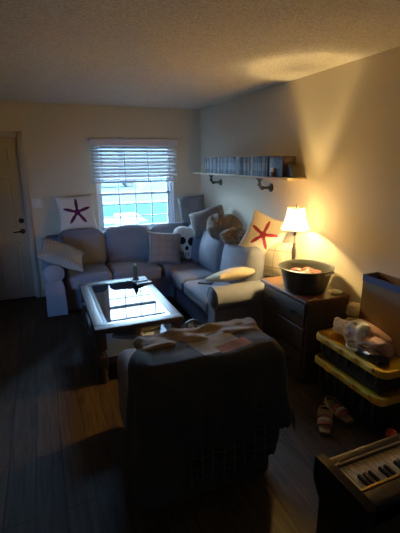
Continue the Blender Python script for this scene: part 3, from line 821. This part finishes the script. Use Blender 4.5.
# ------------------------------------------------------------------ totes with yellow lids
M_tote = basic('black_tote', '0c0b09', .5, var=.15)
LX0, LX1, LY0, LY1 = -.417, -.012, -3.875, -3.215
def tote(label, z0, z1, taper):
    t = thing('storage_tote', label, 'storage tote', ((LX0+LX1)/2, (LY0+LY1)/2, z0), 0, 'black totes with yellow lids')
    hx, hy = (LX1-LX0)/2, (LY1-LY0)/2; H = z1-z0
    m = MB()
    m.soft(0, 0, (H-.035)/2, hx-.03, hy-.03, (H-.035)/2, .04, n=6, k=3, fn=lambda p: Vector((p.x*(1-taper*(1-p.z/H)), p.y*(1-taper*(1-p.z/H)), max(p.z, 0))))
    for i in range(-3, 4):
        m.box(-hx+.024, -hx+.034, i*.085-.012, i*.085+.012, H*.35, H-.05, .003)
    m.build('body', M_tote, t)
    l = MB(); n = 10; ring = []
    R_ = .06
    for cx, cy, a0 in ((hx-R_, hy-R_, 0), (-hx+R_, hy-R_, 90), (-hx+R_, -hy+R_, 180), (hx-R_, -hy+R_, 270)):
        for i in range(n+1):
            a = math.radians(a0+90*i/n); ring.append((cx, cy, math.cos(a), math.sin(a)))
    sec = [(-.004, H-.050), (.0, H-.046), (.0, H-.012), (-.006, H-.002), (-.016, H), (-.026, H-.003), (-.032, H-.012), (-.05, H-.014), (-.054, H-.018)]
    vs = []; fs = []
    for cx, cy, c, s in ring:
        for d, z in sec: vs.append((cx+c*(R_+d), cy+s*(R_+d), z))
    k = len(sec); R2 = len(ring)
    for i in range(R2):
        for j in range(k-1):
            fs.append((i*k+j, ((i+1) % R2)*k+j, ((i+1) % R2)*k+j+1, i*k+j+1))
    fs.append(tuple(i*k+k-1 for i in range(R2)))
    l.add(vs, fs)
    for i in range(4):          # moulded clip tabs along the long sides
        yy = -hy+.12+i*(2*hy-.24)/3
        l.box(-hx-.008, -hx+.02, yy-.035, yy+.035, H-.034, H-.006, .006)
        l.box(hx-.02, hx+.004, yy-.035, yy+.035, H-.034, H-.006, .006)
    l.build('lid', M_yellow, t)
    return t
tote('black tote with yellow lid on the floor, bottom of the two', 0, .321, .20)
tote('black tote with yellow lid holding clothes, top of the two', .309, .510, .08)
TZ = .498
OC = Vector((-2.2026, -5.3555, 1.7476))
def S(x, y, z, dx=0, dy=0, dz=0):      # same arrangement moved back onto the lower lid
    return tuple(OC+(Vector((x, y, z))-OC)*1.071+Vector((dx, dy, dz)))
TZ0 = .580
# open box with blue rim
bg = thing('cardboard_box', 'tan open box with a blue rim against the wall', 'box', (-.083, -3.60, TZ))
M_card = basic('tan_card', '6e5232', .85, var=.15, scale=14)
BH = .47
b1 = MB()
b1.box(-.07, -.064, -.22, .22, 0, BH).box(.064, .07, -.22, .22, 0, BH).box(-.07, .07, -.22, -.214, 0, BH).box(-.07, .07, .214, .22, 0, BH).box(-.07, .07, -.22, .22, 0, .006)
b1.build('body', M_card, bg, smooth=False)
b2 = MB(); M_blue = basic('blue_rim', '1f3160', .6, var=.12)
b2.box(-.072, -.068, -.224, .224, BH-.045, BH+.002).box(.068, .072, -.224, .224, BH-.045, BH+.002).box(-.072, .072, -.224, -.22, BH-.045, BH+.002).box(-.072, .072, .22, .224, BH-.045, BH+.002)
b2.build('rim', M_blue, bg, smooth=False)
def heap(name, label, cat, mat, c, hh, amp, ns, seed, r=None, rot=(0, 0, 0), group='things piled on the top yellow lid'):
    m = MB().soft(0, 0, 0, *hh, r or min(hh)*.8, n=9, k=4, amp=amp, ns=ns, seed=seed)
    o = m.build(name, mat); o.matrix_world = Matrix.Translation(c) @ Euler(rot).to_matrix().to_4x4(); subsurf(o, 1)
    return tag(o, label, cat, group)
heap('plastic_bag', 'crumpled white and lavender bag on the top yellow lid', 'bag', blotch_mat('white_lavender_plastic', ('b3aecb', 'ece6de', 'f6f0e6', 'd8d0ce'), 16), S(-.37, -3.56, TZ0+.068), (.095, .15, .06), .045, 10, 3)
heap('folded_cloth', 'cream cloth bundle on the lid beside the tan box', 'cloth', fabric('cream_cloth', 'b9aa88')[0], (-.105, -3.27, TZ+.150), (.062, .045, .052), .018, 12, 5, rot=(0, 0, .3))
heap('folded_cloth', 'grey beige cloth between cream bundle and white bag', 'cloth', fabric('grey_beige_cloth', '9c927f')[0], (-.135, -3.30, TZ+.058), (.065, .055, .055), .018, 12, 7, rot=(0, .2, .6))
M_pink = fabric('dusty_pink_cloth', 'b8877a')[0]
pr = MB(); pts = [(-.185, -3.40, TZ+.135), (-.196, -3.47, TZ+.134), (-.200, -3.55, TZ+.125), (-.200, -3.63, TZ+.115), (-.198, -3.72, TZ+.108)]
pr.tube(pts, [.020, .032, .035, .033, .018], 14)
o = pr.build('rolled_cloth', M_pink); subsurf(o, 1); tag(o, 'dusty pink rolled cloth lying along the tan box', 'cloth', 'things piled on the top yellow lid')
heap('pink_garment', 'pink crumpled garment in front of the pink roll', 'garment', fabric('pale_pink_cloth', 'b58f86')[0], S(-.37, -3.74, TZ0+.045), (.07, .11, .05), .03, 9, 9)
heap('black_pouch', 'shiny black pouch at the near edge of the top lid', 'pouch', basic('black_patent', '0e0d0f', .25, var=.1), S(-.455, -3.80, TZ0+.03), (.045, .11, .03), .022, 14, 11)
o = MB(); ringp = [(-.46+.035*math.cos(2*PI*i/24), -3.67+.058*math.sin(2*PI*i/24), TZ0+.03+.012*math.cos(2*PI*i/24)) for i in range(24)]
o.tube([S(*q) for q in ringp], .009, 8, closed=True); o = o.build('bangle', basic('pale_metal', 'b8b096', .3, metal=.6))
tag(o, 'pale oval bangle beside the black pouch on the lid', 'bangle', 'things piled on the top yellow lid')

# ------------------------------------------------------------------ sandals, orange ball
M_foot = basic('tan_footbed', '9a7f58', .8, var=.12)
M_sole = basic('dark_sole', '2a221a', .8)
def sandal(label, loc, rz):
    t = thing('sandal', label, 'sandal', loc, rz, 'sandals on the floor')
    def f(p):
        k = (p.x+.125)/.25
        return Vector((p.x, p.y*(.72+.38*math.sin(PI*min(1, .15+k*.8))), p.z+.012*max(0, .5-k)))
    MB().soft(0, 0, .010, .125, .043, .010, .009, n=9, k=3, fn=f).build('sole', M_sole, t)
    MB().soft(0, 0, .024, .122, .040, .006, .005, n=9, k=3, fn=f).build('footbed', M_foot, t)
    def strap(x, wd, hgt, mat):
        m = MB(); n = 10; vs = []; fs = []
        for i in range(n+1):
            a = PI*i/n; yy = -.050*math.cos(a); zz = .020+hgt*math.sin(a)**.8
            for dx in (-wd, wd): vs.append((x+dx, yy, zz))
        for i in range(n): fs.append((2*i, 2*i+1, 2*i+3, 2*i+2))
        m.add(vs, fs); o = m.build('strap', mat, t); solidify(o, .004)
    strap(.062, .013, .038, basic('red_strap', '8e2f28', .7)); strap(.030, .012, .045, basic('cream_strap', 'b8a887', .7)); strap(-.002, .011, .050, basic('rust_strap', '8a4a2c', .7))
    m = MB(); m.tube([(-.03, -.044, .03), (-.07, -.046, .055), (-.108, -.03, .062), (-.12, 0, .064), (-.108, .03, .062), (-.07, .046, .055), (-.03, .044, .03)], .006, 8)
    m.build('heel_strap', M_foot, t)
sandal('tan sandal with red and cream straps, the one pointing toward the camera', (-.565, -3.58, 0), math.radians(231))
sandal('tan sandal with red and cream straps, the one turned toward the totes', (-.405, -3.525, 0), math.radians(269))

# ------------------------------------------------------------------ armchair with throws
AX0, AX1 = -1.87, -1.11
ac = thing('armchair', 'grey upholstered armchair seen from behind under throws', 'armchair', (-1.49, -3.42, 0))
M_chair = fabric('mushroom_upholstery', '6f6668', var=.08)[0]
M_skirt = fabric('dark_chair_skirt', '2a2625')[0]
def cp(name, c, hh, r, mat=None, **kw):
    o = MB().soft(0, 0, 0, *hh, r, n=7, **kw).build(name, mat or M_chair, ac); o.location = (c[0]+1.49, c[1]+3.42, c[2]); return o
cp('seat_base', (-1.49, -3.44, .165), (.335, .385, .145), .04, mat=M_skirt, amp=.004)
cp('seat_cushion', (-1.49, -3.30, .40), (.215, .27, .075), .06, bulge=(0, 0, .02), amp=.008)
cp('armrest', (-1.78, -3.275, .315), (.085, .255, .255), .075, amp=.006, bulge=(.01, .01, .01))
cp('armrest', (-1.20, -3.275, .315), (.085, .255, .255), .075, amp=.006, bulge=(.01, .01, .01))
cp('backrest', (-1.49, -3.69, .46), (.33, .115, .305), .10, amp=.004)
for x in (-1.78, -1.2):
    for yy in (-3.08, -3.76):
        MB().lathe([(.02, 0), (.026, .08)], (x+1.49, yy+3.42, 0), 12).build('foot', M_cherry, ac)

def drape(hh, c, hem, ymax, zfront, flare, pleat, amp, seed, r=.13):
    """cloth hanging over the chair back, cut at a wavy hem line"""
    top = c[2]+hh[2]
    def fn(p):
        d = max(0, top-.10-p.z); k = d/.5
        cx, cy = c[0], c[1]
        ang = math.atan2(p.y-cy, p.x-cx)
        s = 1+flare*k
        f = pleat*min(1, d*4)*(math.sin(ang*13+seed)+.6*math.sin(ang*23+2*seed)+.8*math.sin(ang*5+p.z*6))
        q = Vector((cx+(p.x-cx)*s, cy+(p.y-cy)*(1+flare*k*1.2), p.z))
        n = Vector((p.x-cx, (p.y-cy)*1.6, 0)); n.normalize()
        return q+n*f
    def keep(p):
        if p.z < hem(p.x)+.025*noise.noise(Vector((p.x*6, p.y*6, seed))): return False
        if p.y > ymax and p.z < zfront+.03*math.sin(p.x*17+seed): return False
        return True
    return MB().soft(*c, *hh, r, n=26, k=6, amp=amp, ns=5, seed=seed, fn=fn, keep=keep)
plaid = stripe_mat('dark_plaid_flannel', '16171a', ((0, .060, .14, '3c3b37'), (0, .060, .05, '4c4a42'), (2, .060, .14, '3c3b37')))
o = drape((.375, .16, .36), (-1.49, -3.70, .45), lambda x: .17+.03*math.sin(x*9), -3.50, .60, .10, .006, .008, 3).build('plaid_blanket', plaid)
solidify(o, .006); subsurf(o, 1); tag(o, 'dark plaid blanket hanging lowest down the armchair back', 'blanket', 'throws over the armchair')
# grey throw, longer on its left; with a pale and orange printed patch
M_grey, ntg, bg_, tcg = fabric('charcoal_throw', '26272a', var=.10, bump=.6)
cur = bg_.inputs['Base Color'].links[0].from_socket
sp = N(ntg, 'ShaderNodeSeparateXYZ'); ntg.links.new(tcg.outputs['Object'], sp.inputs[0])
def rot_uv(cx, cy, a):
    dx = math_n(ntg, 'ADD', sp.outputs[0], -cx); dy = math_n(ntg, 'ADD', sp.outputs[1], -cy)
    u = math_n(ntg, 'ADD', math_n(ntg, 'MULTIPLY', dx, math.cos(a)), math_n(ntg, 'MULTIPLY', dy, math.sin(a)))
    v = math_n(ntg, 'ADD', math_n(ntg, 'MULTIPLY', dx, -math.sin(a)), math_n(ntg, 'MULTIPLY', dy, math.cos(a)))
    return u, v
def rect_mask(cx, cy, a, hu, hv):
    u, v = rot_uv(cx, cy, a)
    k = math_n(ntg, 'MULTIPLY', math_n(ntg, 'LESS_THAN', math_n(ntg, 'ABSOLUTE', u), hu), math_n(ntg, 'LESS_THAN', math_n(ntg, 'ABSOLUTE', v), hv))
    return math_n(ntg, 'MULTIPLY', k, math_n(ntg, 'GREATER_THAN', sp.outputs[2], .66))
nzp = N(ntg, 'ShaderNodeTexNoise'); nzp.inputs['Scale'].default_value = 26; ntg.links.new(tcg.outputs['Object'], nzp.inputs['Vector'])
PATCH = (-1.44, -3.69, .18)
pale = mix_c(ntg, nzp.outputs[0], lin('766e64'), lin('a39a8d'))
cur = mix_c(ntg, rect_mask(PATCH[0], PATCH[1], PATCH[2], .125, .085), cur, pale)
cur = mix_c(ntg, rect_mask(PATCH[0]+.075, PATCH[1]-.055, PATCH[2], .095, .038), cur, lin('7a4526'))
ntg.links.new(cur, bg_.inputs['Base Color'])
gt = thing('grey_throw', 'charcoal grey throw over the armchair back with pale orange patch', 'blanket', (0, 0, 0), 0, 'throws over the armchair')
def hemg(x): return .13 if x < -1.78 else (.13+(x+1.78)/.16*.24 if x < -1.62 else .37+.02*math.sin(x*14))
o = drape((.395, .175, .375), (-1.49, -3.70, .455), hemg, -3.52, .68, .12, .012, .014, 7, r=.085).build('cloth', M_grey, gt)
solidify(o, .007); subsurf(o, 1)
# fringe tassels at its right corner
fr = MB()
random.seed(3)
for i in range(16):
    t = i/15; x = -1.065+random.uniform(-.008, .008); y0 = -3.60-.30*t; z0 = .41+random.uniform(-.01, .02)
    fr.tube([(x-.02, y0, z0+.05), (x-.004, y0, z0), (x+.004, y0+random.uniform(-.01, .01), z0-.07)], [.006, .006, .003], 5)
fr.build('fringe', M_grey, gt)
# tan sheet bunched along the top
ts = MB()
def crump(p):
    d = (p.x+1.49)/.36
    return Vector((p.x, p.y, p.z+.010*math.sin(p.x*31+p.y*20+1)*max(0, 1-d*d)+.016*noise.noise(Vector((p.x*14, p.y*14, 2)))))
ts.soft(-1.465, -3.54, .806, .355, .095, .030, .028, n=26, k=5, amp=.012, ns=15, seed=6, fn=crump)
o = ts.build('tan_blanket', fabric('dusty_tan_cotton', '7d6f62', var=.12)[0]); subsurf(o, 1)
tag(o, 'light tan blanket bunched along the top of the armchair', 'blanket', 'throws over the armchair')

# ------------------------------------------------------------------ digital piano
PX, PY0, PY1, PZ = -1.385, -4.675, -4.455, .72
pn = thing('digital_piano', 'dark digital piano seen from behind its keys at lower right', 'piano', (PX, PY1, 0))
L = .93; Dp = PY1-PY0
M_pw = wood('dark_piano_wood', '0f0b09', '1c1510', 'X', 3, .3)
pb = MB()
pb.box(.03, L-.03, -Dp, 0, PZ-.10, PZ-.035, .004)
pb.box(.03, L-.03, -Dp, -Dp+.055, PZ-.10, PZ-.006, .006)
pb.box(.03, L-.03, -.035, 0, PZ-.10, PZ-.012, .006)
pb.build('body', M_pw, pn)
for x0 in (0, L-.035):
    c = MB(); c.prism([(-Dp-.01, PZ-.13), (-Dp-.01, PZ-.012), (-Dp+.01, PZ), (.012, PZ), (.02, PZ-.01), (.02, PZ-.10), (-.02, PZ-.16), (-.02, 0.0), (-Dp+.05, 0), (-Dp+.05, PZ-.16)], x0, x0+.035, 'yz')
    c.build('cheek', M_pw, pn)
MB().box(.035, L-.035, -Dp+.06, -Dp+.08, .12, PZ-.12).build('back_panel', M_pw, pn, smooth=False)
MB().box(.03, L-.03, -.046, -.034, PZ-.034, PZ-.010, .003).build('key_slip', basic('brown_slip', '4a3527', .4), pn)
M_ivory = basic('ivory_key', 'b5a489', .4, var=.04); M_ebony = basic('ebony_key', '0c0b0b', .3)
MB().box(.03, L-.03, -Dp+.055, -Dp+.066, PZ-.03, PZ-.004, .003).build('brass_rail', basic('brass_rail', '9a7a3a', .3, metal=.8), pn)
kw = .0236; nk = int((L-.075)/kw)
yk0, yk1 = -.155, -.047
km = MB().box(-kw/2+.0007, kw/2-.0007, yk0, yk1, PZ-.036, PZ-.018, .0015).build('white_key', M_ivory, pn); kme = km.data
for i in range(nk):
    o = km if i == 0 else D.objects.new('white_key', kme)
    if i: COL.objects.link(o); o.parent = pn
    o.location = (.0375+kw*(i+.5), 0, 0)
bm_ = None
for i in range(1, nk):
    if (i-1) % 7 in (0, 4) and i > 0: continue      # no black key between B-C and E-F
    if bm_ is None:
        o = MB().box(-.0058, .0058, yk0, yk1-.056, PZ-.020, PZ-.006, .002).build('black_key', M_ebony, pn); bm_ = o.data
    else:
        o = D.objects.new('black_key', bm_); COL.objects.link(o); o.parent = pn
    o.location = (.0375+kw*i, 0, 0)
o = MB().box(-.03, .03, -.035, .035, 0, .012, .003).build('note_pad', basic('cream_pad', 'a8997c', .8)); o.location = (PX+.29, PY1-.135, PZ-.0055); o.rotation_euler = (0, 0, .15)
tag(o, 'small cream note pad lying across the piano keys', 'note pad')

ob = MB().lathe([(0.0, 0)]+[(.035*math.sin(PI*i/12), .035-.035*math.cos(PI*i/12)) for i in range(1, 12)]+[(0, .07)], seg=20, cap0=False, cap1=False).build('toy_ball', basic('orange_rubber', 'd8501f', .6))
ob.location = (-.268, -3.862, .0); tag(ob, 'small orange red ball on the floor below the totes', 'ball')

# ------------------------------------------------------------------ light
wd = D.worlds.new('overcast_sky'); SC.world = wd; wd.use_nodes = True
nt = wd.node_tree; nt.nodes.clear()
wo = N(nt, 'ShaderNodeOutputWorld'); bgn = N(nt, 'ShaderNodeBackground')
tc = N(nt, 'ShaderNodeTexCoord'); spw = N(nt, 'ShaderNodeSeparateXYZ'); nt.links.new(tc.outputs['Generated'], spw.inputs[0])
rp = N(nt, 'ShaderNodeValToRGB'); rp.color_ramp.elements[0].position = .48; rp.color_ramp.elements[0].color = (.40, .68, 1.0, 1)
rp.color_ramp.elements[1].position = .75; rp.color_ramp.elements[1].color = (.30, .58, 1.0, 1)
nt.links.new(math_n(nt, 'MULTIPLY_ADD', spw.outputs[2], .5, .5), rp.inputs[0])
nt.links.new(rp.outputs[0], bgn.inputs[0]); bgn.inputs[1].default_value = 46.0
nt.links.new(bgn.outputs[0], wo.inputs[0])

pl = D.lights.new('window_portal', 'AREA'); pl.shape = 'RECTANGLE'; pl.size = WX1-WX0; pl.size_y = WZ1-WZ0; pl.cycles.is_portal = True
po = D.objects.new('window_portal', pl); COL.objects.link(po); po.location = ((WX0+WX1)/2, .16, (WZ0+WZ1)/2); po.rotation_euler = (-PI/2, 0, 0)

ll = D.lights.new('lamp_bulb_light', 'POINT'); ll.energy = 430; ll.color = (1.0, .62, .19); ll.shadow_soft_size = .03
lo = D.objects.new('lamp_bulb_light', ll); COL.objects.link(lo); lo.location = (LX, LY, CH+.525)
bfill = D.lights.new('blue_fill_light', 'AREA'); bfill.shape = 'RECTANGLE'; bfill.size = 1.1; bfill.size_y = .62; bfill.energy = 3.0; bfill.color = (.16, .40, 1.0); bfill.spread = .9  # added blue fill aimed at the left sofa section, no screen behind it
to = D.objects.new('blue_fill_light', bfill); COL.objects.link(to); to.location = (-4.22, -2.6, .85)
to.rotation_euler = (Vector((-1.4, -.5, .6))-Vector((-4.22, -2.6, .85))).to_track_quat('-Z', 'Z').to_euler()

# ------------------------------------------------------------------ camera
cd = D.cameras.new('camera'); cam = D.objects.new('camera', cd); COL.objects.link(cam)
p_, w_, r_ = .2672, .3862, -.008
F = Vector((math.sin(w_)*math.cos(p_), math.cos(w_)*math.cos(p_), -math.sin(p_)))
rt = Vector((math.cos(w_), -math.sin(w_), 0)); up = rt.cross(F)
R = rt*math.cos(r_)+up*math.sin(r_); U = -rt*math.sin(r_)+up*math.cos(r_)
mw = Matrix((R, U, -F)).transposed().to_4x4(); mw.translation = (-2.2026, -5.3555, 1.7476)
cam.matrix_world = mw
cd.sensor_fit = 'HORIZONTAL'; cd.sensor_width = 36; cd.lens = 384.73*36/400; cd.clip_start = .02; cd.clip_end = 300
SC.camera = cam
SC.view_settings.view_transform = 'Standard'
SC.view_settings.look = 'None'
SC.view_settings.exposure = .4
SC.view_settings.gamma = 1.4
